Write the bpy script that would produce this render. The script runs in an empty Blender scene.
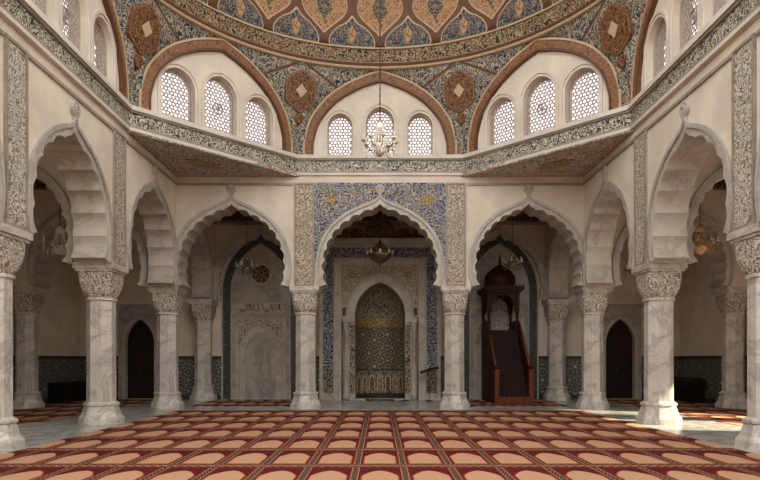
import bpy, bmesh, math, random
from mathutils import Vector, Matrix
from mathutils.geometry import tessellate_polygon
random.seed(7)
PI = math.pi
scene = bpy.context.scene
COL = scene.collection

# ------------------------------------------------------------------ layout
WI = 6.65           # inner face of the hall walls
CX = 7.08           # column line of the side arcades
BY = 19.6           # front face of the back arcade
CYB = 20.0          # column line of the back arcade
QY = 24.5           # prayer wall
OX = 12.25          # outer wall of the aisles
IX = 2.47           # inner columns of the back arcade
ZS = 4.0            # springing
ROWS = (6.65, 10.92, 15.25)
OA = 6.6                         # apothem of the octagon
OC = Vector((0, BY - OA, 0))     # its centre
HS = OA * math.tan(PI / 8)       # half a side of it
ZC = 8.27                        # top of the cornice

# ------------------------------------------------------------------ materials
def lin(c):
    out = []
    for v in c:
        v /= 255
        out.append(v / 12.92 if v <= .04045 else ((v + .055) / 1.055) ** 2.4)
    return tuple(out) + (1,)

class E:
    """a float socket with arithmetic"""
    def __init__(s, g, sock): s.g, s.s = g, sock
    def _m(s, op, o=None, o2=None):
        n = s.g.nt.nodes.new('ShaderNodeMath'); n.operation = op
        for i, v in enumerate((s, o, o2)):
            if v is None: continue
            if isinstance(v, E): s.g.nt.links.new(v.s, n.inputs[i])
            else: n.inputs[i].default_value = v
        return E(s.g, n.outputs[0])
    def __add__(s, o): return s._m('ADD', o)
    def __sub__(s, o): return s._m('SUBTRACT', o)
    def __mul__(s, o): return s._m('MULTIPLY', o)
    def __truediv__(s, o): return s._m('DIVIDE', o)
    def gt(s, o): return s._m('GREATER_THAN', o)
    def lt(s, o): return s._m('LESS_THAN', o)
    def mx(s, o): return s._m('MAXIMUM', o)
    def mn(s, o): return s._m('MINIMUM', o)
    def ab(s): return s._m('ABSOLUTE')
    def sin(s): return s._m('SINE')
    def cos(s): return s._m('COSINE')
    def mod(s, o): return s._m('FLOORED_MODULO', o)
    def step(s, a, b):
        n = s.g.nt.nodes.new('ShaderNodeMapRange'); n.interpolation_type = 'SMOOTHSTEP'
        s.g.nt.links.new(s.s, n.inputs[0])
        n.inputs[1].default_value = a; n.inputs[2].default_value = b
        return E(s.g, n.outputs[0])

class G:
    def __init__(s, name, rough=.6, metal=0.0, spec=.4):
        s.m = bpy.data.materials.new(name); s.m.use_nodes = True
        s.nt = s.m.node_tree
        s.b = s.nt.nodes['Principled BSDF']
        s.b.inputs['Roughness'].default_value = rough
        s.b.inputs['Metallic'].default_value = metal
        s.b.inputs['Specular IOR Level'].default_value = spec
    def coord(s, out='Object', scale=1.0):
        t = s.nt.nodes.new('ShaderNodeTexCoord')
        if out == 'UV':
            return t.outputs['UV']
        return t.outputs[out]
    def xyz(s, sock):
        n = s.nt.nodes.new('ShaderNodeSeparateXYZ'); s.nt.links.new(sock, n.inputs[0])
        return [E(s, o) for o in n.outputs]
    def comb(s, x, y, z=None):
        n = s.nt.nodes.new('ShaderNodeCombineXYZ')
        for i, v in enumerate((x, y, z)):
            if v is not None: s.nt.links.new(v.s, n.inputs[i])
        return n.outputs[0]
    def noise(s, sock, scale, detail=3, rough=.55, dist=0.0, color=False):
        n = s.nt.nodes.new('ShaderNodeTexNoise'); s.nt.links.new(sock, n.inputs['Vector'])
        n.inputs['Scale'].default_value = scale; n.inputs['Detail'].default_value = detail
        n.inputs['Roughness'].default_value = rough; n.inputs['Distortion'].default_value = dist
        return n.outputs['Color'] if color else E(s, n.outputs[0])
    def voro(s, sock, scale, feature='F1', rnd=1.0):
        n = s.nt.nodes.new('ShaderNodeTexVoronoi'); s.nt.links.new(sock, n.inputs['Vector'])
        n.feature = feature; n.inputs['Scale'].default_value = scale
        n.inputs['Randomness'].default_value = rnd
        return E(s, n.outputs['Distance'])
    def warp(s, sock, scale, amt):
        c = s.noise(sock, scale, 1, color=True)
        a = s.nt.nodes.new('ShaderNodeVectorMath'); a.operation = 'SUBTRACT'
        s.nt.links.new(c, a.inputs[0]); a.inputs[1].default_value = (.5, .5, .5)
        k = s.nt.nodes.new('ShaderNodeVectorMath'); k.operation = 'MULTIPLY_ADD'
        s.nt.links.new(a.outputs[0], k.inputs[0]); k.inputs[1].default_value = (amt,) * 3
        s.nt.links.new(sock, k.inputs[2])
        return k.outputs[0]
    def mix(s, f, a, b):
        n = s.nt.nodes.new('ShaderNodeMix'); n.data_type = 'RGBA'
        if isinstance(f, E): s.nt.links.new(f.s, n.inputs[0])
        else: n.inputs[0].default_value = f
        for i, v in ((6, a), (7, b)):
            if isinstance(v, tuple): n.inputs[i].default_value = lin(v)
            else: s.nt.links.new(v, n.inputs[i])
        return n.outputs[2]
    def out(s, col, bump=None, dist=.01, strength=.6, rough=None):
        if isinstance(col, tuple): s.b.inputs['Base Color'].default_value = lin(col)
        else: s.nt.links.new(col, s.b.inputs['Base Color'])
        if bump is not None:
            n = s.nt.nodes.new('ShaderNodeBump'); n.inputs['Strength'].default_value = strength
            n.inputs['Distance'].default_value = dist
            s.nt.links.new(bump.s, n.inputs['Height'])
            s.nt.links.new(n.outputs[0], s.b.inputs['Normal'])
        if rough is not None: s.nt.links.new(rough.s, s.b.inputs['Roughness'])
        return s.m

def plaster(name, c):
    g = G(name, .85, spec=.2); o = g.coord()
    n = g.noise(o, 1.3, 4)
    d = tuple(int(v * .93) for v in c)
    return g.out(g.mix(n.step(.35, .7), d, c), g.noise(o, 60, 2), .002, .15)

def marble(name, c, vein, rough=.35, scale=1.6, amt=.8):
    g = G(name, rough); o = g.coord()
    w = g.warp(o, scale * .8, .9)
    n = g.noise(w, scale, 5, .62, .8)
    v = (n - .5).ab().step(0.0, .06)
    n2 = g.noise(w, scale * 2.6, 4, .6, 1.2)
    v2 = (n2 - .5).ab().step(0.0, .05)
    cl = g.noise(o, scale * .9, 3)
    veinm = (v * .75 + v2 * .25)
    base = g.mix(cl.step(.3, .7), tuple(int(x * .9) for x in c), c)
    f = (veinm * -1.0 + 1.0) * amt
    return g.out(g.mix(f, base, vein))

def arabesque(name, base, line, accent=None, scale=7.0, rough=.55, bump=.4, k=7.0, fill=.5, acc=.16, metal=0.0, base2=None, leaf=.26):
    """curling vine lines with leaves, and now and then a blossom"""
    g = G(name, rough, metal, .3); o = g.coord()
    n = g.noise(o, scale, 1.2, .4, .5)
    t = (((n * k).mod(1.0) - .5).ab() * 2.0)
    ln = t.step(fill + .12, fill - .12)
    ln = t.step(fill - .14, fill + .14) * -1.0 + 1.0
    f = g.voro(g.warp(o, scale, .05), scale * 2.3, 'F1')
    lf = f.step(leaf, leaf + .1) * -1.0 + 1.0
    m = ln.mx(lf)
    b = base
    if base2: b = g.mix(g.noise(o, scale * .3, 1).step(.44, .56), base, base2)
    col = g.mix(m, b, line)
    if accent:
        a = g.voro(o, scale * .55, 'F1')
        col = g.mix(a.step(acc, acc + .07) * -1.0 + 1.0, col, accent)
    return g.out(col, m, .008, bump)

def zellige(name, dark, light, third, k=20.0, uv=False, axis='wall', thr=.55):
    g = G(name, .3)
    if uv:
        x, y, z = g.xyz(g.coord('UV')); u, v = x, y
    else:
        x, y, z = g.xyz(g.coord()); u, v = x + y, z
    a = (u * k).cos(); b = (v * k).cos()
    c = ((u + v) * (k * .70711)).cos(); d = ((u - v) * (k * .70711)).cos()
    f = a + b + c + d
    m1 = (f - .1).ab().step(thr, thr - .3)
    m1 = m1 * -1.0 + 1.0
    m1 = (f - .1).ab().step(thr - .3, thr) * -1.0 + 1.0
    m2 = f.step(2.0, 2.6)
    col = g.mix(m1, dark, light)
    col = g.mix(m2, col, third)
    return g.out(col, m1, .003, .3)

def simple(name, c, rough=.5, metal=0.0, spec=.4, var=.12, ns=8):
    g = G(name, rough, metal, spec); o = g.coord()
    n = g.noise(o, ns, 3)
    return g.out(g.mix(n.step(.3, .7), tuple(int(v * (1 - var)) for v in c), c))

def wood(name, c, d):
    g = G(name, .55, spec=.2); x, y, z = g.xyz(g.coord())
    o = g.comb(x * 9.0, y * 9.0, z * 1.2)
    n = g.noise(o, 1.6, 4, .6, 1.5)
    return g.out(g.mix(n.step(.35, .65), d, c), n, .003, .25)

def carpet_mat(name):
    g = G(name, .95, spec=.1)
    o = g.coord(); x, y, z = g.xyz(o)
    PU, PV = .70, 1.633
    u = ((x + PU / 2).mod(PU) - PU / 2).ab()
    v = y.mod(PV)
    red, dred, tan, sand, dark = (98, 22, 24), (76, 28, 26), (170, 126, 98), (184, 142, 112), (48, 38, 31)
    # the niche: straight sides, then a pointed head
    t = ((v - 1.0) / .36).mx(0.0)
    w = ((t * -1.0 + 1.0).mx(0.0))._m('POWER', .55) * .235 + .008
    ins = u.lt(w) * v.gt(.34) * v.lt(1.36)
    pile = g.noise(o, 90, 2)
    fill = g.mix(pile.step(.3, .7), (172, 132, 102), sand)
    wob = g.noise(o, 30, 2)
    col = g.mix(wob.step(.4, .6), red, dred)
    inn = u.lt(w + .022) * v.gt(.32) * v.lt(1.385)
    col = g.mix(inn, col, (140, 58, 44))
    col = g.mix(ins, col, fill)
    # dark figured strip between the columns of niches, light lines beside it
    light = u.gt(.296)
    dots = ((y * 46.0).sin() * (u * 130.0).sin()).step(-.1, .5)
    strip = g.mix(dots, dark, (128, 98, 74))
    col = g.mix(light, col, (160, 116, 92))
    col = g.mix(u.gt(.311), col, strip)
    # the band across each row
    band = v.lt(.30)
    bd = ((x * 46.0).sin() * (v * 46.0).sin()).step(-.2, .4)
    bc = g.mix(bd, (112, 62, 46), (152, 114, 90))
    bc = g.mix(((v - .15).ab()).gt(.085), bc, (52, 26, 22))
    bc = g.mix(((v - .15).ab()).gt(.13), bc, (132, 92, 72))
    col = g.mix(band, col, bc)
    return g.out(col, pile, .004, .5)

def floor_mat():
    g = G('polished_floor_marble', .22, spec=.35); o = g.coord(); x, y, z = g.xyz(o)
    w = g.warp(o, .8, 1.2)
    n = g.noise(w, 1.1, 5, .6, 1.0)
    vein = (n - .5).ab().step(0, .08)
    col = g.mix(vein, (150, 151, 145), (176, 177, 170))
    jx = ((x.mod(1.2) - .6).ab()).gt(.594); jy = ((y.mod(1.2) - .6).ab()).gt(.594)
    col = g.mix(jx.mx(jy), col, (136, 136, 130))
    return g.out(col)

def glass_mat():
    m = bpy.data.materials.new('window_glass'); m.use_nodes = True; nt = m.node_tree
    nt.nodes.clear()
    o = nt.nodes.new('ShaderNodeOutputMaterial'); t = nt.nodes.new('ShaderNodeBsdfTransparent')
    gl = nt.nodes.new('ShaderNodeBsdfGlossy'); gl.inputs['Roughness'].default_value = .1
    mx = nt.nodes.new('ShaderNodeMixShader'); mx.inputs[0].default_value = .03
    t.inputs[0].default_value = (.68, .67, .69, 1)
    nt.links.new(t.outputs[0], mx.inputs[1]); nt.links.new(gl.outputs[0], mx.inputs[2])
    nt.links.new(mx.outputs[0], o.inputs[0])
    return m

M = dict(
    cream=plaster('cream_plaster', (228, 216, 198)),
    trimgrey=marble('grey_stone_trim', (164, 154, 140), (130, 122, 110)),
    white=plaster('white_moulding', (222, 214, 202)),
    marble=marble('column_marble', (214, 208, 200), (130, 122, 114), .3, 1.1, .6),
    archstone=marble('arch_marble', (200, 192, 180), (140, 130, 118), .45, .9, .55),
    archrim=marble('arch_edge_marble', (188, 184, 177), (132, 128, 122), .45, 1.4, .5),
    greymarble=marble('panel_marble', (186, 181, 174), (120, 116, 112), .3, .6, .6),
    carved=arabesque('carved_stone', (124, 115, 102), (208, 200, 188), None, 6.6, .7, .8, 7, .5),
    carvedtan=arabesque('carved_tan_stone', (128, 113, 97), (204, 190, 171), None, 6.6, .7, .8, 7, .5),
    blue=arabesque('blue_faience', (34, 50, 74), (178, 166, 142), (150, 106, 62), 5.6, .4, .2, 7, .36, .13, base2=(66, 74, 80)),
    bluebright=arabesque('bright_blue_faience', (26, 46, 98), (178, 168, 144), (170, 120, 62), 6.2, .35, .2, 7, .34, .15, base2=(62, 66, 74)),
    cornice=arabesque('cornice_faience', (32, 48, 68), (204, 194, 170), (104, 90, 60), 6.6, .4, .2, 7, .4, .12, base2=(62, 72, 74)),
    ringband=arabesque('painted_script_band', (40, 38, 34), (168, 144, 108), (106, 76, 50), 6, .6, .2, 7, .42, .14),
    domeblue=arabesque('dome_blue_paint', (44, 56, 74), (142, 126, 102), (128, 90, 54), 5.5, .6, .2, 6, .32, .14, base2=(58, 60, 60)),
    domecream=arabesque('dome_cream_paint', (182, 146, 106), (122, 82, 54), (96, 62, 44), 6.5, .6, .2, 6, .3, .12, leaf=.2),
    domedark=arabesque('dome_dark_paint', (54, 60, 70), (146, 120, 88), None, 5, .6, .2, 6, .35),
    soffit=arabesque('soffit_painting', (136, 130, 124), (212, 196, 170), (170, 126, 86), 4.6, .7, .2, 6, .36, .16, base2=(120, 132, 144)),
    brown=arabesque('russet_paint', (112, 76, 52), (158, 118, 86), (88, 60, 44), 10, .6, .25, 7, .35),
    brownplain=simple('russet_plain_paint', (106, 70, 46), .6),
    brownmed=arabesque('russet_medallion_paint', (88, 56, 36), (146, 106, 70), (64, 44, 32), 6.5, .6, .4, 6, .3),
    line=simple('pale_line_paint', (196, 172, 142), .7, var=.05),
    mtile=arabesque('mihrab_mosaic', (50, 56, 54), (176, 162, 132), (112, 78, 50), 6, .35, .3, 7, .38, .14),
    mstar=zellige('mihrab_star_tiles', (52, 56, 52), (184, 170, 138), (116, 78, 50), 40, uv=True),
    msurround=arabesque('mihrab_blue_border', (28, 46, 92), (182, 180, 172), (84, 92, 124), 6, .3, .2, 7, .33, .12),
    gold=arabesque('gold_script_band', (96, 72, 44), (184, 152, 102), None, 7, .35, .4, 7, .4, metal=.25),
    dado=zellige('dado_star_tiles', (52, 58, 56), (176, 172, 158), (110, 100, 84), 40),
    dadotrim=simple('dark_green_tile', (48, 56, 54), .3),
    bordertile=zellige('dark_border_tiles', (40, 44, 46), (122, 118, 108), (80, 70, 58), 48),
    ceiling=arabesque('dark_coffered_paint', (52, 44, 36), (104, 88, 68), (70, 48, 34), 3, .7, .3, 6, .4),
    beam=arabesque('painted_beam', (48, 48, 46), (124, 110, 88), (84, 60, 42), 4, .6, .3, 6, .4),
    pierced=arabesque('carved_crest_wood', (56, 42, 32), (140, 114, 84), None, 6, .6, .8, 6, .4),
    wood=wood('red_brown_wood', (70, 30, 18), (40, 18, 12)),
    lit_railwood=wood('lit_orange_brown_wood', (112, 58, 32), (80, 38, 20)),  # lighter pulpit wood, the light on rails and newels put into its colour
    stepwood=wood('dark_step_wood', (44, 28, 20), (30, 19, 14)),
    doorwood=wood('dark_door_wood', (48, 32, 24), (30, 21, 16)),
    darkwood=wood('black_brown_wood', (34, 27, 23), (22, 18, 16)),
    carpet=carpet_mat('prayer_carpet'),
    floor=floor_mat(),
    glass=glass_mat(),
    lattice=simple('pierced_screen_stone', (176, 160, 150), .7, var=.05),
    silver=simple('silver_metal', (150, 142, 130), .3, .9),
    brass=simple('aged_brass', (186, 140, 76), .3, .9),
    oldbrass=simple('dull_brass', (136, 114, 84), .4, .8),
    bronze=simple('dark_bronze', (92, 76, 58), .4, .8),
    crystal=simple('cut_crystal', (236, 230, 218), .3, 0, .8, .06),
    smoky=simple('smoky_crystal', (128, 112, 94), .15, 0, .7, .1),
    amber=simple('amber_crystal', (226, 186, 128), .1, 0, .9, .1),
    candle=simple('ivory_candle', (232, 222, 202), .5),
    black=simple('black_metal', (24, 22, 20), .4),
    blackcloth=simple('black_cover', (26, 25, 26), .9),
)

# ------------------------------------------------------------------ mesh helpers
class MB:
    def __init__(s): s.v, s.f, s.uv, s.sm = [], [], {}, []
    def add(s, verts, faces, uvs=None, smooth=False):
        b = len(s.v)
        s.v += [tuple(p) for p in verts]
        for f in faces:
            s.f.append(tuple(b + i for i in f)); s.sm.append(smooth)
        if uvs:
            for i, c in enumerate(uvs): s.uv[b + i] = c
    def box(s, x0, x1, y0, y1, z0, z1):
        v = [(x, y, z) for x in (x0, x1) for y in (y0, y1) for z in (z0, z1)]
        s.add(v, [(0, 1, 3, 2), (4, 6, 7, 5), (0, 4, 5, 1), (2, 3, 7, 6), (0, 2, 6, 4), (1, 5, 7, 3)])
    def prism(s, poly, d0, d1, F=None, holes=()):
        """extrude a 2-D outline (x, z) from depth d0 to d1 through the frame F(x, d, z)"""
        F = F or (lambda x, d, z: (x, d, z))
        loops = [list(poly)] + [list(h) for h in holes]
        tri = tessellate_polygon([[Vector((p[0], p[1], 0)) for p in l] for l in loops])
        flat = [p for l in loops for p in l]; n = len(flat)
        vs = [F(p[0], d0, p[1]) for p in flat] + [F(p[0], d1, p[1]) for p in flat]
        fs = [tuple(t) for t in tri] + [tuple(i + n for i in reversed(t)) for t in tri]
        b = 0
        for l in loops:
            k = len(l)
            for i in range(k):
                j = (i + 1) % k
                fs.append((b + i, b + j, n + b + j, n + b + i))
            b += k
        s.add(vs, fs)
    def strip(s, A, B, d0, d1, F=None, closed=False):
        """solid band between two outlines with the same number of points"""
        F = F or (lambda x, d, z: (x, d, z)); n = len(A)
        vs = []
        for a, b in zip(A, B):
            vs += [F(a[0], d0, a[1]), F(b[0], d0, b[1]), F(b[0], d1, b[1]), F(a[0], d1, a[1])]
        fs = []
        for i in range(n if closed else n - 1):
            j = (i + 1) % n
            for k in range(4):
                l = (k + 1) % 4
                fs.append((4 * i + k, 4 * i + l, 4 * j + l, 4 * j + k))
        if not closed:
            fs += [(0, 1, 2, 3), (4 * n - 4, 4 * n - 1, 4 * n - 2, 4 * n - 3)]
        s.add(vs, fs)
    def lathe(s, prof, seg=16, c=(0, 0, 0), rot=0.0, smooth=True):
        vs, fs = [], []
        for r, z in prof:
            for k in range(seg):
                a = 2 * PI * k / seg + rot
                vs.append((c[0] + r * math.cos(a), c[1] + r * math.sin(a), c[2] + z))
        n = len(prof)
        for i in range(n - 1):
            for k in range(seg):
                l = (k + 1) % seg
                fs.append((i * seg + k, i * seg + l, (i + 1) * seg + l, (i + 1) * seg + k))
        fs.append(tuple(range(seg))[::-1]); fs.append(tuple((n - 1) * seg + k for k in range(seg)))
        s.add(vs, fs, smooth=smooth)
    def tube(s, pts, r, seg=6, smooth=True):
        pts = [Vector(p) for p in pts]; n = len(pts)
        rs = r if isinstance(r, (list, tuple)) else [r] * n
        vs, fs = [], []
        for i, p in enumerate(pts):
            t = (pts[min(i + 1, n - 1)] - pts[max(i - 1, 0)]).normalized()
            a = t.cross(Vector((0, 0, 1)))
            if a.length < 1e-3: a = Vector((1, 0, 0))
            a.normalize(); b = t.cross(a)
            for k in range(seg):
                q = 2 * PI * k / seg
                vs.append(p + (a * math.cos(q) + b * math.sin(q)) * rs[i])
        for i in range(n - 1):
            for k in range(seg):
                l = (k + 1) % seg
                fs.append((i * seg + k, i * seg + l, (i + 1) * seg + l, (i + 1) * seg + k))
        fs.append(tuple(range(seg))[::-1]); fs.append(tuple((n - 1) * seg + k for k in range(seg)))
        s.add(vs, fs, smooth=smooth)
    def build(s, name, mat, parent=None, o=(0, 0, 0), bevel=0.0):
        me = bpy.data.meshes.new(name)
        me.from_pydata([(x - o[0], y - o[1], z - o[2]) for x, y, z in s.v], [], s.f)
        for p, sm in zip(me.polygons, s.sm): p.use_smooth = sm
        if s.uv:
            ul = me.uv_layers.new(name='UVMap')
            for l in me.loops: ul.data[l.index].uv = s.uv.get(l.vertex_index, (0, 0))
        bm = bmesh.new(); bm.from_mesh(me)
        bmesh.ops.recalc_face_normals(bm, faces=bm.faces)
        bm.to_mesh(me); bm.free()
        me.materials.append(mat if not isinstance(mat, str) else M[mat])
        ob = bpy.data.objects.new(name, me); COL.objects.link(ob)
        if parent: ob.parent = parent
        else: ob.location = o
        if bevel:
            b = ob.modifiers.new('edge', 'BEVEL'); b.width = bevel; b.segments = 2; b.limit_method = 'ANGLE'
        return ob

def empty(name, loc, rz=0.0):
    o = bpy.data.objects.new(name, None); COL.objects.link(o)
    o.location = loc; o.rotation_euler = (0, 0, rz); o.empty_display_size = .2
    return o
def thing(name, label, cat, loc=(0, 0, 0), rz=0.0, group=None):
    return tag(empty(name, loc, rz), label, cat, group)
def tag(o, label, cat, group=None):
    o['label'] = label; o['category'] = cat; o['kind'] = 'thing'
    if group: o['group'] = group
    return o
def struct(o):
    o['kind'] = 'structure'; return o
def copy_tree(o, parent=None):
    c = o.copy(); COL.objects.link(c)
    if parent: c.parent = parent
    for ch in list(o.children): copy_tree(ch, c)
    return c

# frames
def FB(y): return lambda x, d, z: (x, y + d, z)
FR = lambda x, d, z: (WI + d, x, z)
FL = lambda x, d, z: (-WI - d, x, z)

# ------------------------------------------------------------------ curves
def catmull(P, n):
    out = []
    for i in range(len(P) - 1):
        p0 = P[max(i - 1, 0)]; p1 = P[i]; p2 = P[i + 1]; p3 = P[min(i + 2, len(P) - 1)]
        for k in range(n):
            t = k / n
            out.append(tuple(.5 * (2 * p1[j] + (p2[j] - p0[j]) * t + (2 * p0[j] - 5 * p1[j] + 4 * p2[j] - p3[j]) * t * t
                                   + (3 * p1[j] - p0[j] - 3 * p2[j] + p3[j]) * t ** 3) for j in range(2)))
    out.append(P[-1]); return out

def resample(P, n):
    L = [0]
    for a, b in zip(P, P[1:]): L.append(L[-1] + math.dist(a, b))
    out = []; j = 0
    for i in range(n + 1):
        s = L[-1] * i / n
        while j < len(L) - 2 and L[j + 1] < s: j += 1
        t = (s - L[j]) / max(L[j + 1] - L[j], 1e-9)
        out.append(tuple(P[j][k] + (P[j + 1][k] - P[j][k]) * t for k in range(2)))
    return out

OUTER = [(.955, 0), (1.0, .4), (1.0, .85), (.955, 1.3), (.855, 1.75), (.70, 2.13), (.51, 2.42), (.3, 2.63), (.14, 2.76), (.055, 2.86), (0, 3.0)]
def arch_curves(hw, h=1.0, w=.19, dep=.075, NL=9, PER=12):
    """left-to-right outer edge and lobed inner edge of a cusped arch, springing at z = 0"""
    R = resample(catmull([(x * hw, z * h) for x, z in OUTER], 10), NL * PER)
    inner = []
    n = len(R)
    for i, p in enumerate(R):
        a = R[max(i - 1, 0)]; b = R[min(i + 1, n - 1)]
        tx, tz = b[0] - a[0], b[1] - a[1]; l = math.hypot(tx, tz); nx, nz = -tz / l, tx / l
        ph = i / PER - .0
        lob = abs(math.sin(PI * ph)) if i < (NL - 1) * PER else math.sin(PI * .5 * min(1, (i - (NL - 1) * PER) / PER * 1.0))
        dd = w + dep * (1 - lob) ** 1.2
        if i >= (NL - 1) * PER:
            f = (i - (NL - 1) * PER) / PER
            q = (max(p[0] + nx * dd, 0.0) * (1 - f) + 0 * f, p[1] + nz * dd)
        else:
            q = (p[0] + nx * dd, p[1] + nz * dd)
        inner.append(q)
    inner[-1] = (0, R[-1][1] - .30)
    # tidy the pointed top lobe
    k = (NL - 1) * PER; c0 = inner[k]; top = inner[-1]
    for i in range(k, n):
        f = (i - k) / (n - 1 - k)
        inner[i] = (c0[0] * (1 - f), c0[1] + (top[1] - c0[1]) * (f ** 1.35) + .05 * math.sin(PI * min(1, f * 1.8)) * (1 - f))
    mir = lambda P: [(-x, z) for x, z in P] + [(x, z) for x, z in reversed(P[:-1])]
    return mir(R), mir(inner)

def pointed(hw, zs, za, z0=None, n=14, cx=0.0):
    """left-to-right pointed arch outline, straight legs from z0"""
    h = za - zs
    if h <= hw * 1.001:
        P = [(-hw * math.cos(PI / 2 * i / n), zs + h * math.sin(PI / 2 * i / n)) for i in range(n + 1)]
    else:
        c = (h * h - hw * hw) / (2 * hw); r = c + hw; a1 = math.atan2(h, c)
        P = [(c - r * math.cos(a1 * i / n), zs + r * math.sin(a1 * i / n)) for i in range(n + 1)]
    P[-1] = (0, za)
    if z0 is not None: P = [(-hw, z0)] + P
    P = P + [(-x, z) for x, z in reversed(P[:-1])]
    return [(x + cx, z) for x, z in P]
LSH = [(1, 0), (1, .1), (.985, .22), (.9, .45), (.70, .68), (.47, .83), (.24, .93), (0, 1.0)]
def lunette(hw, za, n=6):
    P = [(-x * hw, z * za) for x, z in catmull(LSH, n)]
    return P + [(-x, z) for x, z in reversed(P[:-1])]
def shift(P, dx, dz=0): return [(x + dx, z + dz) for x, z in P]

# ------------------------------------------------------------------ floor, carpets
b = MB(); b.box(-OX - .3, OX + .3, -3, QY + 1.6, -.3, 0); struct(b.build('floor', 'floor'))
def carpet(x0, x1, y0, y1, label, org):
    b = MB(); b.box(x0, x1, y0, y1, 0, .014)
    return tag(b.build('prayer_carpet', 'carpet', o=org), label, 'carpet')
carpet(-6.35, 6.35, -2.6, 18.9, 'huge red carpet of tan prayer niches filling the domed hall', (0, 18.66, 0))
for sx, w in ((-1, 'in the aisle beside the long black cabinet'), (1, 'in the aisle on the wooden pulpit side, caught by sunlight')):
    x0, x1 = sorted((sx * 8.75, sx * 11.55))
    carpet(x0, x1, 6.5, 24.1, 'red and tan prayer carpet ' + w, (sx * 10.15, 18.9, 0))
for sx, w in ((-1, 'below the grey marble wall panel'), (1, 'under the wooden pulpit')):
    x0, x1 = sorted((sx * 2.95, sx * 6.55))
    carpet(x0, x1, 20.75, 24.0, 'narrow red prayer carpet ' + w, (sx * 4.8, 22.7, 0))

# ------------------------------------------------------------------ arcade walls
OPEN = .04
def notch(cx, hw, h):
    o, _ = arch_curves(hw, h); return [(x * (1 - OPEN / hw) + cx, z * .985 + ZS) for x, z in o]
BAYS = [(-9.55, 1.95, 1.0), (-4.85, 1.93, 1.0), (0, 2.07, 1.0), (4.85, 1.93, 1.0), (9.55, 1.95, 1.0)]
SBAYS = [(8.75, 1.75, .95), (13.0, 1.75, .95), (17.62, 1.86, 1.0), (22.2, 1.8, 1.0)]
def arcade_wall(name, bays, x0, x1, ztop, F, d0, d1):
    P = [(x0, ztop), (x0, ZS)]
    for cx, hw, h in bays: P += notch(cx, hw, h)
    P += [(x1, ZS), (x1, ztop)]
    b = MB(); b.prism(P, d0, d1, F); return struct(b.build(name, 'cream'))
arcade_wall('wall_back_arcade', BAYS, -OX, OX, 7.95, FB(BY), 0, .8)
arcade_wall('wall_left_arcade', SBAYS[:3], ROWS[0] - .4, BY, 7.95, FL, 0, .75)
arcade_wall('wall_right_arcade', SBAYS[:3], ROWS[0] - .4, BY, 7.95, FR, 0, .75)
for sx, nm in ((-1, 'wall_left_bay'), (1, 'wall_right_bay')):
    arcade_wall(nm, SBAYS[3:], 20.4, QY, 7.9, (FL if sx < 0 else FR), .08, .78)
for sx, nm in ((-1, 'wall_left_aisle_arch'), (1, 'wall_right_aisle_arch')):
    x0, x1 = sorted((sx * 7.4, sx * OX))
    arcade_wall(nm, [(sx * 9.55, 1.95, 1.0)], x0, x1, 7.9, FB(ROWS[2]), -.25, .25)

# the outer walls: the one on the pulpit side has a tall window out of the picture
b = MB(); b.box(-OX - .3, -OX, 5, QY + .3, 0, 8.2); struct(b.build('wall_left', 'cream'))
WY0, WY1, WZ0, WZ1 = 13.2, 16.4, 1.85, 4.2
b = MB()
b.prism([(5, 0), (QY + .3, 0), (QY + .3, 8.2), (5, 8.2)], 0, .3, lambda x, d, z: (OX + d, x, z), holes=[[(WY0, WZ0), (WY1, WZ0), (WY1, WZ1), (WY0, WZ1)]])
struct(b.build('wall_right', 'cream'))

# prayer wall with the niche and the two doorways
DX, DHW, DZ = 9.75, .62, 3.3
q = [(-OX, 0)]
for cx, hw, zs, za in ((-DX, DHW, 2.3, DZ), (0, 1.02, 3.4, 4.72), (DX, DHW, 2.3, DZ)):
    q += pointed(hw, zs, za, 0.0, cx=cx)
q += [(OX, 0), (OX, 8.2), (-OX, 8.2)]
b = MB(); b.prism(q, 0, 1.3, FB(QY)); b.box(-OX, OX, QY + 1.3, QY + 1.5, 0, 8.2); struct(b.build('wall_qibla', 'cream'))

# ceilings of the aisles and of the bay before the niche
for nm, x0, x1, y0, y1 in (('ceiling_left_aisle', -OX, -7.4, 5, QY), ('ceiling_right_aisle', 7.4, OX, 5, QY), ('ceiling_bay', -7.4, 7.4, 20.4, QY)):
    b = MB(); b.box(x0, x1, y0, y1, 7.9, 8.1); struct(b.build(nm, 'ceiling'))
# painted beams under them
tn = [0]
def trim(b, mat, bevel=0.0):
    tn[0] += 1
    return struct(b.build('trim_%d' % tn[0], mat, bevel=bevel))
b = MB(); b.box(-6.9, 6.9, QY - .25, QY, 7.2, 7.62); trim(b, 'beam')
b = MB(); b.box(-6.9, 6.9, QY - .32, QY, 7.1, 7.2); trim(b, 'trimgrey')
for s in (-1, 1):
    b = MB(); x0, x1 = sorted((s * 7.6, s * OX)); b.box(x0, x1, QY - .2, QY, 7.2, 7.9); trim(b, 'beam')
    b = MB(); x0, x1 = sorted((s * 7.45, s * OX)); b.box(x0, x1, 20.4, 20.6, 7.2, 7.9); trim(b, 'beam')
    b = MB(); x0, x1 = sorted((s * (OX - .2), s * OX)); b.box(x0, x1, 16.1, BY, 7.15, 7.9); trim(b, 'beam')
    b = MB(); x0, x1 = sorted((s * 7.6, s * OX)); b.box(x0, x1, BY - .22, BY - .02, 7.15, 7.9); trim(b, 'beam')
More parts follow.
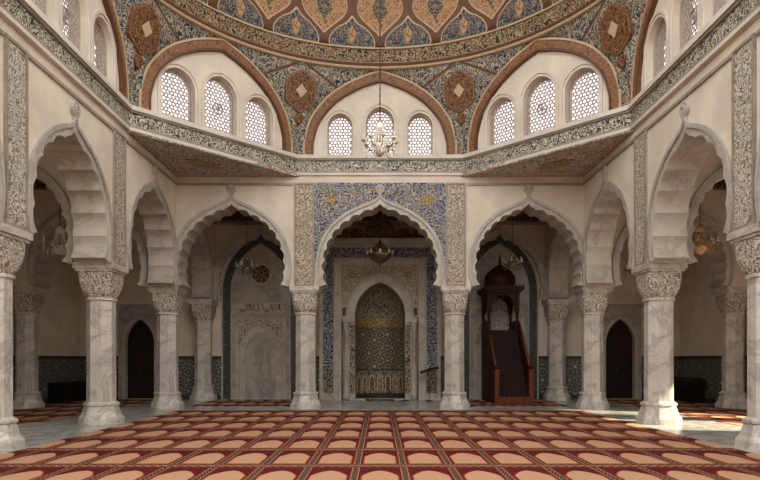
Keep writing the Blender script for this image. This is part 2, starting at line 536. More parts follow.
# thin stone rail round the hall
for P in ([(-WI, -IX - .36), (-IX + .36 - .72, 0)],): pass
b = MB()
for x0, x1 in ((-WI, -2.85), (2.85, WI)): b.box(x0, x1, BY - .05, BY, 7.30, 7.37)
trim(b, 'trimgrey')
for F in (FL, FR):
    b = MB()
    for y0, y1 in ((ROWS[0] - .4, ROWS[1] - .36), (ROWS[1] + .36, ROWS[2] - .36), (ROWS[2] + .36, BY)):
        b.prism([(y0, 7.30), (y1, 7.30), (y1, 7.37), (y0, 7.37)], -.05, 0, F)
    trim(b, 'trimgrey')

# ------------------------------------------------------------------ columns
def ring_pts(kind, r):
    out = []
    for k in range(32):
        a = 2 * PI * (k + .5) / 32
        c, s = math.cos(a), math.sin(a)
        sq = r / max(abs(c), abs(s))
        o8 = r / math.cos((a + PI / 8) % (PI / 4) - PI / 8)
        f = kind
        rr = o8 * (1 - f) + sq * f
        out.append((rr * c, rr * s))
    return out
def loft(b, rows, smooth=False):
    vs, fs = [], []
    for kind, r, z in rows:
        vs += [(x, y, z) for x, y in ring_pts(kind, r)]
    n = len(rows)
    for i in range(n - 1):
        for k in range(32):
            l = (k + 1) % 32
            fs.append((i * 32 + k, i * 32 + l, (i + 1) * 32 + l, (i + 1) * 32 + k))
    fs.append(tuple(range(32))[::-1]); fs.append(tuple((n - 1) * 32 + k for k in range(32)))
    b.add(vs, fs, smooth=smooth)
def oct_lathe(b, prof):
    b.lathe([(r / math.cos(PI / 8), z) for r, z in prof], 8, rot=PI / 8, smooth=False)
def make_column():
    t = empty('marble_column', (0, 0, 0))
    b = MB(); oct_lathe(b, [(.50, 0), (.50, .13), (.48, .17), (.44, .22), (.41, .32), (.37, .44), (.40, .46), (.40, .51), (.37, .53), (.34, .55), (.33, .56)])
    b.build('base', 'marble', t)
    b = MB(); oct_lathe(b, [(.32, .55), (.315, 3.12)]); b.build('shaft', 'marble', t)
    b = MB(); oct_lathe(b, [(.325, 3.08), (.355, 3.10), (.355, 3.15), (.325, 3.17)]); b.build('neck_ring', 'marble', t)
    b = MB(); loft(b, [(0, .34, 3.16), (.1, .36, 3.2), (.4, .39, 3.28), (.7, .41, 3.4), (.9, .42, 3.55), (1, .42, 3.76), (1, .42, 3.80)])
    b.build('capital', 'carved', t)
    b = MB(); b.box(-.45, .45, -.45, .45, 3.80, 3.86); b.box(-.49, .49, -.49, .49, 3.86, 4.0); b.build('abacus', 'marble', t)
    return t
col0 = make_column(); first = [True]
def column(x, y, label, rz=0):
    o = col0 if first[0] else copy_tree(col0)
    first[0] = False
    o.location = (x, y, 0); tag(o, label, 'column')
    return o
SIDE = {-1: 'on the marble panel side', 1: 'on the pulpit side'}
for s in (-1, 1):
    column(s * IX, CYB, 'octagonal marble column between the mihrab bay and the ' + ('grey marble panel bay' if s < 0 else 'wooden pulpit bay'))
    column(s * CX, CYB, 'octagonal marble column at the far corner of the hall ' + SIDE[s])
    column(s * CX, ROWS[2], 'marble column of the side arcade, second from the far corner, ' + SIDE[s])
    column(s * CX, ROWS[1], 'marble column of the side arcade cut by the picture edge ' + SIDE[s])
    column(s * CX, ROWS[0], 'marble column of the side arcade closest to the viewer ' + SIDE[s])
    column(s * 11.78, CYB, 'marble column standing against the outer aisle wall ' + SIDE[s])
    column(s * CX, 24.05, 'marble column against the prayer wall between ' + ('marble panel and dark door' if s < 0 else 'wooden pulpit and dark door'))
    column(s * 11.78, ROWS[2], 'marble column carrying the nearer aisle arch at the outer wall ' + SIDE[s])

# ------------------------------------------------------------------ cusped arches
def cusped_arch(hw, F, d0, d1, base, label, rim_both=False, finial=True, nl=9, h=1.0):
    t = thing('scalloped_arch', label, 'arch', base)
    o, i = arch_curves(hw, h, NL=nl, PER=108 // nl)
    o = shift(o, 0, ZS); i = shift(i, 0, ZS)
    b = MB(); b.strip(o, i, d0, d1, F); b.build('arch_ring', 'archstone', t, base)
    for k, d in enumerate((d0, d1) if rim_both else (d0,)):
        sg = -1 if k == 0 else 1
        # raised edge mouldings
        o2 = [(x * (1 - .075 / hw), ZS + (z - ZS) * .972) for x, z in o]
        b = MB(); b.strip([(x * (1 + .01), ZS + (z - ZS) * 1.006) for x, z in o], o2, d, d + sg * .05, F); b.build('edge_moulding', 'archrim', t, base)
    if finial:
        b = MB(); za = ZS + 3.0 * h
        cz = za + .17
        leaf = [(-.045, za - .06), (-.05, za + .02)] + [(.15 * math.sin(q), cz - .15 * math.cos(q)) for q in [-.5 - (PI - .5) * j / 9 for j in range(10)]]
        leaf = leaf + [(-x, z) for x, z in reversed(leaf[:-1])]
        b.prism(leaf, d0 - .06, d0 + .03, F)
        b.build('finial', 'archrim', t, base)
        b = MB(); c = [(.085 * math.cos(2 * PI * k / 20), za + .17 + .085 * math.sin(2 * PI * k / 20)) for k in range(20)]
        c2 = [(x * .6, za + .17 + (z - za - .17) * .6) for x, z in c]
        b.strip(c, c2, d0 - .08, d0 - .05, F, True); b.build('finial_rosette', 'carved', t, base)
    return t
def sh(F, cx): return lambda x, d, z: F(x + cx, d, z)
names = {-9.55: 'grey cusped arch across the end of the aisle on the marble panel side', -4.85: 'pale cusped arch framing the grey marble wall panel',
         0: 'tall pale cusped arch in front of the mihrab', 4.85: 'pale cusped arch framing the wooden pulpit',
         9.55: 'warm lit cusped arch across the end of the aisle on the wooden pulpit side'}
for cx, hw, h in BAYS:
    cusped_arch(hw, sh(FB(BY), cx), -.035, .835, (cx, BY, ZS), names[cx], finial=abs(cx) < 6)
nth = ['mostly outside the picture', 'with the largest opening', 'nearest the far corner', 'between far corner and prayer wall']
for s, F in ((-1, FL), (1, FR)):
    for k, (cy, hw, h) in enumerate(SBAYS):
        d = (-.035, .785) if k < 3 else (.05, .81)
        cusped_arch(hw, sh(F, cy), d[0], d[1], (s * WI, cy, ZS), 'grey cusped side arch ' + nth[k] + ', ' + SIDE[s], finial=k < 3, rim_both=(k == 3), nl=6, h=h)
    cusped_arch(1.95, sh(FB(ROWS[2]), s * 9.55), -.285, .285, (s * 9.55, ROWS[2], ZS), 'cusped arch crossing the aisle at the second arcade column ' + SIDE[s], finial=False)

# ------------------------------------------------------------------ carved upright panels over the columns
def carved_panel(c, F, label, z1=7.38, hw=.33, mat='carvedtan', base=(0, 0, 0)):
    t = thing('carved_panel', label, 'wall panel', base)
    b = MB(); z0 = 4.0
    b.prism([(c - hw + .05, z0 + .06), (c + hw - .05, z0 + .06), (c + hw - .05, z1 - .06), (c - hw + .05, z1 - .06)], -.035, 0, F); b.build('relief_field', mat, t, base)
    b = MB(); O = [(c - hw, z0), (c + hw, z0), (c + hw, z1), (c - hw, z1)]
    I = [(c - hw + .055, z0 + .06), (c + hw - .055, z0 + .06), (c + hw - .055, z1 - .06), (c - hw + .055, z1 - .06)]
    b.strip(O, I, -.06, 0, F, True); b.build('border', 'trimgrey', t, base)
for s in (-1, 1):
    carved_panel(s * IX, FB(BY), 'tall carved tan relief panel beside the blue tiles, over the column ' + ('towards the marble panel' if s < 0 else 'towards the wooden pulpit'), base=(s * IX, BY, 4.0))
    for y, w in ((ROWS[1], 'by the picture edge'), (ROWS[2], 'above the second column from the corner')):
        carved_panel(y, FL if s < 0 else FR, 'carved grey relief strip ' + w + ', ' + SIDE[s], mat='carved', base=(s * WI, y, 4.0))

# ------------------------------------------------------------------ blue tiled panel round the centre arch
t = thing('tile_panel', 'blue floral tile panel with gold stars around the tall central arch', 'tile panel', (0, BY, ZS))
o, _ = arch_curves(2.07); o = shift(o, 0, ZS)
k = [p for p in o if p[1] > ZS + .75]
W_, ZT = 2.12, 7.38
P = [(-W_, ZT), (-W_, k[0][1])] + k + [(W_, k[-1][1]), (W_, ZT)]
b = MB(); b.prism(P, -.025, 0, FB(BY)); b.build('tile_field', 'bluebright', t, (0, BY, ZS))
b = MB()
b.box(-W_ - .02, W_ + .02, BY - .045, BY, ZT - .10, ZT); b.box(-W_ - .02, -W_ + .07, BY - .045, BY, ZS + .8, ZT - .10); b.box(W_ - .07, W_ + .02, BY - .045, BY, ZS + .8, ZT - .10)
b.build('tile_border', 'msurround', t, (0, BY, ZS))
for s in (-1, 1):
    b = MB(); pts = []
    for q in range(16):
        a = 2 * PI * q / 16; r = .2 if q % 2 == 0 else .15
        pts.append((s * 1.58 + r * math.cos(a), 6.83 + r * math.sin(a)))
    b.prism(pts, -.04, 0, FB(BY)); b.build('gold_star', 'gold', t, (0, BY, ZS))

# ------------------------------------------------------------------ octagon: soffits, cornice, drum
def oct_edge(b, k, z0, z1, a0, a1):
    """one side of an octagonal ring: k-th face, apothem a0 (inner) to a1 (outer)"""
    vs = []
    for z in (z0, z1):
        for a in (a0, a1):
            for q in (-1, 1):
                th = PI / 4 * k + q * PI / 8; r = a / math.cos(PI / 8)
                vs.append((OC.x + r * math.cos(th), OC.y + r * math.sin(th), z))
    b.add(vs, [(0, 1, 3, 2), (4, 6, 7, 5), (0, 4, 5, 1), (2, 3, 7, 6), (0, 2, 6, 4), (1, 5, 7, 3)])
FACES = (-1, 0, 1, 2, 3, 4, 5)
for z0, z1, a0, mat in ((7.62, 7.70, OA - .06, 'white'), (7.70, 7.76, OA - .06, 'trimgrey'), (7.76, 8.10, OA - .03, 'cornice'), (8.10, 8.15, OA - .08, 'trimgrey'), (8.15, ZC, OA - .13, 'white')):
    b = MB()
    for k in FACES: oct_edge(b, k, z0, z1, a0, OA + .45 if k % 2 else OA + .3)
    trim(b, mat)
for s in (-1, 1):
    A = [(s * (WI + .05), BY + .05), (s * (WI + .05), BY - OA + HS - .15), (s * (HS - .15), BY + .05)]
    root = struct(empty('ceiling_corner_soffit', (s * WI, BY, 7.62)))
    o = root.location
    b = MB()
    vs = [(x, y, z) for z in (7.60, 7.72) for x, y in A]
    b.add(vs, [(0, 1, 2), (3, 5, 4), (0, 3, 4, 1), (1, 4, 5, 2), (2, 5, 3, 0)]); b.build('painted_field', 'soffit', root, o)
    b = MB()   # plain russet border
    cxy = Vector((sum(p[0] for p in A) / 3, sum(p[1] for p in A) / 3))
    def inset(f, z0, z1):
        return [tuple(cxy + (Vector(p) - cxy) * f) for p in A]
    O, I = inset(.90, 0, 0), inset(.86, 0, 0)
    b.strip(O, I, 7.575, 7.61, lambda x, d, z: (x, z, d), True); b.build('painted_border', 'line', root, o)
    b = MB(); O, I = inset(1.0, 0, 0), inset(.93, 0, 0)
    b.strip(O, I, 7.58, 7.61, lambda x, d, z: (x, z, d), True); b.build('painted_border', 'soffit', root, o)
    b = MB(); u = Vector((s, 1)).normalized(); v = Vector((-u.y, u.x)); m = cxy + u * .1
    pts = [tuple(m + v * (.55 * math.cos(2 * PI * q / 24)) * (1 + .12 * math.cos(12 * PI * q / 24)) + u * (.3 * math.sin(2 * PI * q / 24))) for q in range(24)]
    b.prism(pts, 7.575, 7.61, lambda x, d, z: (x, z, d)); b.build('painted_medallion', 'gold', root, o)

# drum wall with three pointed windows, made in the face's own frame; the windows of the back face are a little narrower
WIN_BACK = [(-1.31, .41, .95, 1.40), (0, .46, 1.08, 1.60), (1.31, .41, .95, 1.40)]   # centre, half width, spring, apex above the ledge
WIN_SIDE = [(-1.33, .49, .95, 1.47), (0, .52, 1.10, 1.68), (1.33, .49, .95, 1.47)]
def drum_mesh(WIN):
    b = MB(); hs = HS + .02
    holes = [pointed(hw, zs, za, 0.03, cx=cx) for cx, hw, zs, za in WIN]
    b.prism([(-hs, -.4), (hs, -.4), (hs, 3.3), (-hs, 3.3)], 0, .42, holes=holes)
    return struct(b.build('wall_drum', 'cream'))

def jali(b, hw, zs, za, cx=0.0):
    out = pointed(hw + .05, zs, za + .06, -.02, n=10)
    def inside(x, z):
        c = False; n = len(out)
        for i in range(n):
            x1, z1 = out[i]; x2, z2 = out[(i + 1) % n]
            if (z1 > z) != (z2 > z) and x < (x2 - x1) * (z - z1) / (z2 - z1) + x1: c = not c
        return c
    p = .112; rr = p / math.sqrt(3)
    nx, nz = 10, 20
    for j in range(0, nz):
        for i in range(-nx, nx + 1):
            x = i * p + (p / 2 if j % 2 else 0); z = .02 + j * p * math.sqrt(3) / 2
            if not inside(x, z): continue
            big = ((i * 2 + (j % 2) - j) // 2 + 2 * j) % 3 == 0
            hr = rr * (.80 if big else .60)
            vs, fs = [], []
            for d in (0, .012):
                for k in range(6):
                    a = PI / 6 + PI / 3 * k
                    vs.append((cx + x + rr * math.cos(a), d, z + rr * math.sin(a)))
                for k in range(6):
                    a = PI / 6 + PI / 3 * k + (0 if big else PI / 6)
                    vs.append((cx + x + hr * math.cos(a), d, z + hr * math.sin(a)))
            for k in range(6):
                l = (k + 1) % 6
                fs += [(k, l, 6 + l, 6 + k), (12 + k, 18 + k, 18 + l, 12 + l), (6 + k, 6 + l, 18 + l, 18 + k)]
            b.add(vs, fs)
def make_window(cx, hw, zs, za, rosette):
    t = struct(empty('window_1', (0, 0, 0)))
    Y = .2
    b = MB(); jali(b, hw, zs, za, cx); b.v = [(x, y + Y, z) for x, y, z in b.v]; b.build('lattice', 'lattice', t)
    b = MB(); b.prism(pointed(hw + .01, zs, za + .01, .0, cx=cx), Y + .06, Y + .075); b.build('pane', 'glass', t)
    b = MB(); b.strip(pointed(hw + .13, zs, za + .15, .0, cx=cx), pointed(hw + .07, zs, za + .08, .0, cx=cx), -.035, .0); b.build('frame', 'white', t)
    b = MB(); b.strip(pointed(hw, zs, za, .03, cx=cx), pointed(hw - .04, zs, za - .05, .03, cx=cx), Y - .05, Y); b.build('frame', 'lattice', t)
    if rosette:
        b = MB(); C = lambda r: [(cx + r * math.cos(2 * PI * q / 24), .78 + r * math.sin(2 * PI * q / 24)) for q in range(24)]
        b.strip(C(.17), C(.14), Y - .02, Y + .035, None, True); b.strip(C(.05), C(.02), Y - .015, Y + .035, None, True)
        b.build('rosette', 'lattice', t)
    return t
# russet arch band round the lunette
LHW, LHI, LS = 2.47, 2.2, .75
def make_lunette():
    t = struct(empty('trim_lunette_arch', (0, 0, 0)))
    oc = lunette
    b = MB(); b.strip(oc(LHW, 2.72), oc(LHI, 2.42), -.10, .0); b.build('painted_band', 'brown', t)
    b = MB(); b.strip(oc(LHW + .03, 2.75), oc(LHW - .03, 2.69), -.125, .0); b.build('edge_line', 'line', t)
    b = MB(); b.strip(oc(LHI + .03, 2.45), oc(LHI - .03, 2.39), -.125, .0); b.build('edge_line', 'brownplain', t)
    return t
lun0 = make_lunette()
LUN = lunette(LHW, 2.72)
sets = {q: [drum_mesh(W)] + [make_window(*W[j], j == 1) for j in range(3)] for q, W in (('back', WIN_BACK), ('side', WIN_SIDE))}
wi = 0; used = set()
for k in (0, 1, 2, 3, 4):
    a = PI / 4 * k; key = 'back' if k == 2 else 'side'
    loc = OC + Vector((math.cos(a), math.sin(a), 0)) * OA; loc.z = ZC
    for j, src in enumerate(sets[key] + [lun0]):
        o = copy_tree(src) if src in used else src
        used.add(src)
        o.location = loc; o.rotation_euler = (0, 0, a - PI / 2)
        if 1 <= j <= 3:
            wi += 1; o.name = 'window_%d' % wi

# pendentives, one per corner of the octagon
RR, ZR = 6.42, 11.05
half = [p for p in LUN if p[0] >= -1e-6]            # apex down to the spring
half = resample(half, 30) + [(LHW + (HS - LHW) * q, 0.0) for q in (.34, .67, 1.0)]
Ls = [0]
for a_, b_ in zip(half, half[1:]): Ls.append(Ls[-1] + math.dist(a_, b_))
def pend_point(i, tt, sgn):
    """point of the pendentive left or right of the corner that lies along +Y"""
    x, z = half[i]
    fa = -sgn * PI / 8                      # angle of the face centre seen from the corner
    ap = OA - .02
    # face frame: tangent towards the corner
    n = Vector((math.sin(fa), math.cos(fa))); tg = Vector((math.cos(fa), -math.sin(fa))) * sgn
    p0 = n * ap + tg * x
    P0 = Vector((p0.x, p0.y, ZC + z))
    th = fa + sgn * (Ls[i] / Ls[-1]) * PI / 8
    P1 = Vector((RR * math.sin(th), RR * math.cos(th), ZR + .02))
    P = P0.lerp(P1, tt)
    L = (P1 - P0).length
    dirn = Vector((P.x, P.y, 0)).normalized()
    return P + dirn * (.0 * L) 
def make_pendentive():
    t = struct(empty('ceiling_pendentive', (0, 0, 0)))
    b = MB(); NT = 14; n = len(half)
    for sgn in (-1, 1):
        vs = [pend_point(i, j / NT, sgn) for i in range(n) for j in range(NT + 1)]
        fs = [(i * (NT + 1) + j, (i + 1) * (NT + 1) + j, (i + 1) * (NT + 1) + j + 1, i * (NT + 1) + j + 1) for i in range(n - 1) for j in range(NT)]
        b.add(vs, fs, smooth=True)
    b.build('painted_field', 'blue', t)
    # ribs running from the ring down to the arch
    n = len(half)
    for sgn in (-1, 1):
        ie = min(range(n), key=lambda q: abs(half[q][0] - 1.35))
        E0, E1 = pend_point(n - 1, .99, sgn), pend_point(ie, .02, sgn)
        for w, mat in ((.05, 'line'), (.035, 'brownplain')):
            pts = []
            for q in range(11):
                P = E0.lerp(E1, q / 10)
                pts.append(P - Vector((P.x, P.y, 0)).normalized() * (.0 if w > .04 else .03))
            b = MB(); b.tube(pts, w, 6); b.build('painted_rib', mat, t)
    # medallion on the corner
    def med(r, off, mat, kx=1.0, spikes=8, name='medallion', zc=.68):
        C = pend_point(n - 1, zc, 1); up = (pend_point(n - 1, zc + .1, 1) - pend_point(n - 1, zc - .1, 1)).normalized()
        ac = Vector((1, 0, 0)); nr = ac.cross(up).normalized()
        if nr.y > 0: nr = -nr
        vs = []
        N = 24
        for d in (off, -.08):
            for q in range(N):
                a = 2 * PI * q / N
                rad = r * (1 + .06 * math.cos(spikes * a)) if spikes != 4 else r * 1.3 / (abs(math.cos(a)) + abs(math.sin(a)))
                vs.append(C + ac * (rad * math.sin(a) * kx) + up * (rad * math.cos(a) * 1.08) + nr * d)
        b = MB(); b.add(vs, [tuple(range(N)), tuple(range(2 * N - 1, N - 1, -1))] + [(q, (q + 1) % N, N + (q + 1) % N, N + q) for q in range(N)])
        return b.build(name, mat, t)
    med(.56, .10, 'brown', .92, 6); med(.50, .125, 'brownmed', .92, 6)
    med(.15, .15, 'line', .9, 4, 'medallion_star')
    med(.17, .06, 'brownmed', .8, 4, 'painted_flower', .4)
    return t
pen0 = make_pendentive()
for q, k in enumerate((-.5, .5, 1.5, 2.5, 3.5, 4.5)):
    o = pen0 if q == 0 else copy_tree(pen0)
    o.location = OC; o.rotation_euler = (0, 0, PI / 4 * k - PI / 2)

# ------------------------------------------------------------------ dome
DA0, DA1 = -.1 * PI, 1.1 * PI         # the part of the dome the hall is seen under
Z0, R0, DH = 11.62, 6.33, 6.4
def dr(z): return R0 * math.sqrt(max(0.0, 1 - ((z - Z0) / DH) ** 2)) if z > Z0 else R0
dome = struct(empty('ceiling_dome', (OC.x, OC.y, 11.05)))
def sweep(prof, mat, name, n=96, closed=True, smooth=True):
    b = MB(); vs, fs = [], []; m = len(prof)
    for i in range(n + 1):
        a = DA0 + (DA1 - DA0) * i / n
        vs += [(OC.x + r * math.cos(a), OC.y + r * math.sin(a), z) for r, z in prof]
    for i in range(n):
        for j in range(m if closed else m - 1):
            l = (j + 1) % m
            fs.append((i * m + j, (i + 1) * m + j, (i + 1) * m + l, i * m + l))
    b.add(vs, fs, smooth=smooth); return b.build(name, mat, dome, dome.location)
sweep([(6.56, 11.0), (RR - .06, 11.0), (RR - .09, 11.04), (RR - .06, 11.08), (6.56, 11.08)], 'line', 'ring_moulding', smooth=False)
sweep([(6.7, 11.08), (RR - .07, 11.08), (RR - .1, 11.13), (RR - .07, 11.18), (6.7, 11.18)], 'brownplain', 'ring_moulding', smooth=False)
sweep([(6.7, 11.18), (RR - .03, 11.18), (RR - .03, 11.21), (6.7, 11.21)], 'line', 'ring_moulding', smooth=False)
sweep([(6.75, 11.21), (RR - .01, 11.21), (R0 - .0, 11.60), (6.75, 11.60)], 'ringband', 'script_band', smooth=False)
sweep([(6.7, 11.60), (R0 - .05, 11.60), (R0 - .05, 11.64), (6.7, 11.64)], 'line', 'ring_moulding', smooth=False)
prof = [(dr(Z0 + DH * math.sin(PI / 2 * j / 30)), Z0 + DH * math.sin(PI / 2 * j / 30)) for j in range(30)] + [(.02, Z0 + DH)]
sweep(prof + [(r + .2, z + .1) for r, z in reversed(prof)], 'brownplain', 'shell')

def interp(P, z):
    for (z0, w0), (z1, w1) in zip(P, P[1:]):
        if z0 <= z <= z1: return w0 + (w1 - w0) * (z - z0) / max(z1 - z0, 1e-6)
    return 0
def petal(prof, grow, e):
    """raised plate on the dome centred on +Y; prof = smooth list of (height, half width)"""
    b = MB(); rows = []
    pr = [(h, w) for h, w in catmull(prof, 6)]
    h0, h1 = pr[0][0], pr[-1][0]
    K = 8; vs, fs = [], []
    hs = []
    for h, w in pr:
        hh = h0 - grow * (1.6 if prof[0][1] == 0 else 1) + (h - h0) * (h1 - h0 + grow * (2.0 + (1.6 if prof[0][1] == 0 else 1))) / (h1 - h0)
        hs.append((hh, max(w, 0) + grow if w > 1e-4 else 0.004))
    def pt(h, x, off):
        z = Z0 + h * .93; r = dr(z); a = x / R0
        return ((r - off) * math.sin(a), (r - off) * math.cos(a), z)
    for h, w in hs:
        vs += [pt(h, w * (2 * k / K - 1), e) for k in range(K + 1)]
    n = len(hs)
    for i in range(n - 1):
        for k in range(K):
            fs.append((i * (K + 1) + k, i * (K + 1) + k + 1, (i + 1) * (K + 1) + k + 1, (i + 1) * (K + 1) + k))
    b0 = len(vs)
    loop = [k for k in range(K + 1)] + [i * (K + 1) + K for i in range(1, n)] + [(n - 1) * (K + 1) + k for k in range(K - 1, -1, -1)] + [i * (K + 1) for i in range(n - 2, 0, -1)]
    for ix in loop:
        x, y, z = vs[ix]; rr = math.hypot(x, y); f = (rr + e + .02) / rr
        vs.append((x * f, y * f, z))
    m = len(loop)
    for i in range(m):
        j = (i + 1) % m
        fs.append((loop[i], loop[j], b0 + j, b0 + i))
    b.add(vs, fs); return b
BL = [(.06, .70), (.2, .72), (.35, .68), (.48, .60), (.66, .41), (.78, .2), (.9, .07), (1.0, 0)]
CR = [(.46, 0), (.56, .08), (.78, .33), (1.0, .58), (1.25, .71), (1.5, .68), (1.8, .5), (2.1, .26), (2.35, .1), (2.55, 0)]
PN = [(.80, 0), (.95, .07), (1.1, .2), (1.3, .23), (1.5, .17), (1.7, .06), (1.85, 0)]
BR = [(.62, 0), (.66, .06), (.72, .07), (.78, 0)]
VS = [(.12, 0), (.2, .05), (.3, .08), (.45, .13), (.6, .09), (.7, .03), (.78, 0)]
NPET = 22
protos = [petal(BL, .03, .012).build('petal_outline', 'line', dome), petal(BL, 0, .022).build('blue_petal', 'domeblue', dome), petal(VS, 0, .03).build('painted_vase', 'domecream', dome)]
protos2 = [petal(CR, .03, .012).build('petal_outline', 'line', dome), petal(CR, 0, .022).build('cream_petal', 'domecream', dome), petal(PN, 0, .032).build('dark_pendant', 'domedark', dome)]
for group, off in ((protos, .5), (protos2, 0.0)):
    fst = True
    for k in range(-9, 10):
        a = (k + off) * 2 * PI / NPET
        if abs(a) > 2.3: continue
        for p in group:
            o = p if fst else p.copy()
            if not fst: COL.objects.link(o)
            o.location = (0, 0, -11.05); o.rotation_euler = (0, 0, a)
        fst = False

# ------------------------------------------------------------------ prayer wall: mihrab
MY = 24.02
t = thing('mihrab', 'tiled prayer niche with pointed marble arch and blue mosaic surround', 'mihrab', (0, MY, 0)); MB0 = (0, MY, 0)
def part(b, name, mat, tt=None, o=None): return b.build(name, mat, tt or t, o or MB0)
# the niche itself
b = MB(); NA = 28
rows = [(1.005, z) for z in (0.05, .5, 1.0, 1.5, 2.0, 2.5, 2.98)]
def niche(b, prof, ky=.75, sc=1.0):
    vs, fs, uv = [], [], []
    for r, z in prof:
        for k in range(NA + 1):
            a = PI * k / NA
            vs.append((-r * math.cos(a), QY - .05 + r * math.sin(a) * ky, z)); uv.append((a * 1.0 * sc, z * sc))
    n = len(prof)
    fs = [(i * (NA + 1) + k, i * (NA + 1) + k + 1, (i + 1) * (NA + 1) + k + 1, (i + 1) * (NA + 1) + k) for i in range(n - 1) for k in range(NA)]
    b.add(vs, fs, uv, smooth=True)
niche(b, [(1.005, z) for z in (1.18, 1.8, 2.4, 2.98)]); part(b, 'star_tile_wall', 'mstar')
b = MB(); niche(b, [(1.005, 0), (1.005, .22)]); part(b, 'plinth', 'dadotrim')
b = MB(); niche(b, [(1.005, .22), (1.005, 1.18)]); part(b, 'lower_mosaic', 'mtile')
b = MB(); niche(b, [(.99, 1.16), (.97, 1.19), (.99, 1.22)]); part(b, 'tile_band', 'dadotrim')
b = MB(); niche(b, [(.985, 2.98), (.975, 3.0), (.975, 3.32), (.985, 3.34)]); part(b, 'gold_script_band', 'gold')
b = MB(); hood = [(-x, z) for x, z in pointed(1.005, 3.4, 4.70, n=18) if x <= 0]
niche(b, [(1.005, 3.34)] + hood[:-1] + [(.01, 4.70)]); part(b, 'niche_hood', 'mtile')
# little pointed panels round the foot
for k in range(9):
    a = PI * (k + .5) / 9; r = .985
    c, s_ = -math.cos(a), math.sin(a)
    b = MB(); O = pointed(.12, .75, .98, .32, 6); I = pointed(.085, .74, .93, .32, 6)
    ux, uy = math.sin(a), math.cos(a) * .75
    l = math.hypot(ux, uy); ux, uy = ux / l, uy / l
    b.strip(O, I, 0, .03, lambda x, d, z: (r * c + ux * x, QY - .05 + r * s_ * .75 + uy * x - d * s_ * .8, z)); part(b, 'arch_tile', 'line')
    b = MB(); b.prism(I, 0, .012, lambda x, d, z: (r * c + ux * x, QY - .05 + r * s_ * .75 + uy * x - d * s_ * .8, z)); part(b, 'arch_tile', 'brownmed' if k % 2 else 'mtile')
# marble arch round it
A0 = pointed(1.32, 3.35, 5.12, 3.3, n=18); A1 = pointed(1.0, 3.4, 4.70, 3.3, n=18)
b = MB(); b.strip(A0, A1, MY - .1 - QY, 0, FB(QY)); part(b, 'marble_arch', 'archstone')
b = MB(); b.strip(pointed(1.36, 3.35, 5.17, 3.3, n=18), pointed(1.29, 3.35, 5.07, 3.3, n=18), MY - .15 - QY, 0, FB(QY)); part(b, 'arch_edge', 'archrim')
# jambs and colonnettes
for s in (-1, 1):
    x0, x1 = sorted((s * 1.0, s * 1.5))
    b = MB(); b.box(x0, x1, MY + .08, QY, 0.0, 3.35); part(b, 'jamb', 'archstone')
    x0, x1 = sorted((s * 1.01, s * 1.22))
    b = MB(); b.box(x0, x1, MY + .05, QY, 0.25, 3.0); part(b, 'jamb_tiles', 'mtile')
    x0, x1 = sorted((s * 1.01, s * 1.5))
    b = MB(); b.box(x0, x1, MY - .08, QY, 3.12, 3.3); part(b, 'impost', 'archstone')
    cl = MB(); cl.lathe([(.13, 0), (.13, .25), (.10, .3), (.12, .36), (.085, .42), (.08, 2.72), (.11, 2.76), (.085, 2.8), (.13, 3.0), (.15, 3.12)], 12, (s * 1.36, MY - .03, 0)); part(cl, 'colonnette', 'archstone')
    b = MB(); x0, x1 = sorted((s * 1.36 - .2, s * 1.36 + .2)); b.box(x0, x1, MY - .06, QY, 3.32, 3.75); part(b, 'carved_square', 'brownmed')
    b = MB(); b.strip([(x0, 3.32), (x1, 3.32), (x1, 3.75), (x0, 3.75)], [(x0 + .05, 3.37), (x1 - .05, 3.37), (x1 - .05, 3.7), (x0 + .05, 3.7)], MY - .09 - QY, 0, FB(QY), True); part(b, 'carved_square_frame', 'archstone')
# spandrel field
hw = 1.54
arc = [p for p in pointed(1.30, 3.35, 5.10, 3.75, n=18) if p[1] >= 3.75]
arc = [(-1.30, 3.75)] + [p for p in arc if p[1] > 3.76] + [(1.30, 3.75)]
b = MB(); b.prism([(-hw, 5.36), (-hw, 3.75)] + arc + [(hw, 3.75), (hw, 5.36)], MY - .03 - QY, 0, FB(QY)); part(b, 'spandrel_mosaic', 'carvedtan')
for s in (-1, 1):
    b = MB(); pts = [(s * 1.12 + (.17 if q % 2 else .13) * math.cos(PI * q / 8), 5.0 + (.17 if q % 2 else .13) * math.sin(PI * q / 8)) for q in range(16)]
    b.prism(pts, MY - .06 - QY, 0, FB(QY)); part(b, 'gold_star', 'gold')
# marble frame, blue surround
def frame(x0, x1, z0, d, mat, name, zt0, zt1):
    b = MB(); b.strip([(-x1, z0), (-x1, zt1), (x1, zt1), (x1, z0)], [(-x0, z0), (-x0, zt0), (x0, zt0), (x0, z0)], d - QY, 0, FB(QY)); part(b, name, mat)
frame(1.54, 1.84, 0.0, MY - .12, 'archstone', 'marble_frame', 5.36, 5.66)
frame(1.80, 1.86, 0.0, MY - .16, 'archrim', 'frame_edge', 5.62, 5.68)
frame(1.86, 2.28, 1.25, MY - .04, 'msurround', 'blue_border', 5.68, 6.10)
frame(2.28, 2.42, 0.0, MY - .1, 'archstone', 'outer_frame', 6.10, 6.18)
for s in (-1, 1):
    x0, x1 = sorted((s * 1.86, s * 2.28))
    b = MB(); b.box(x0, x1, MY - .04, QY, .28, 1.25); part(b, 'border_panel', 'brownmed' if 0 else 'mtile')
    b = MB(); b.box(x0, x1, MY - .08, QY, 0, .28); part(b, 'border_plinth', 'archstone')
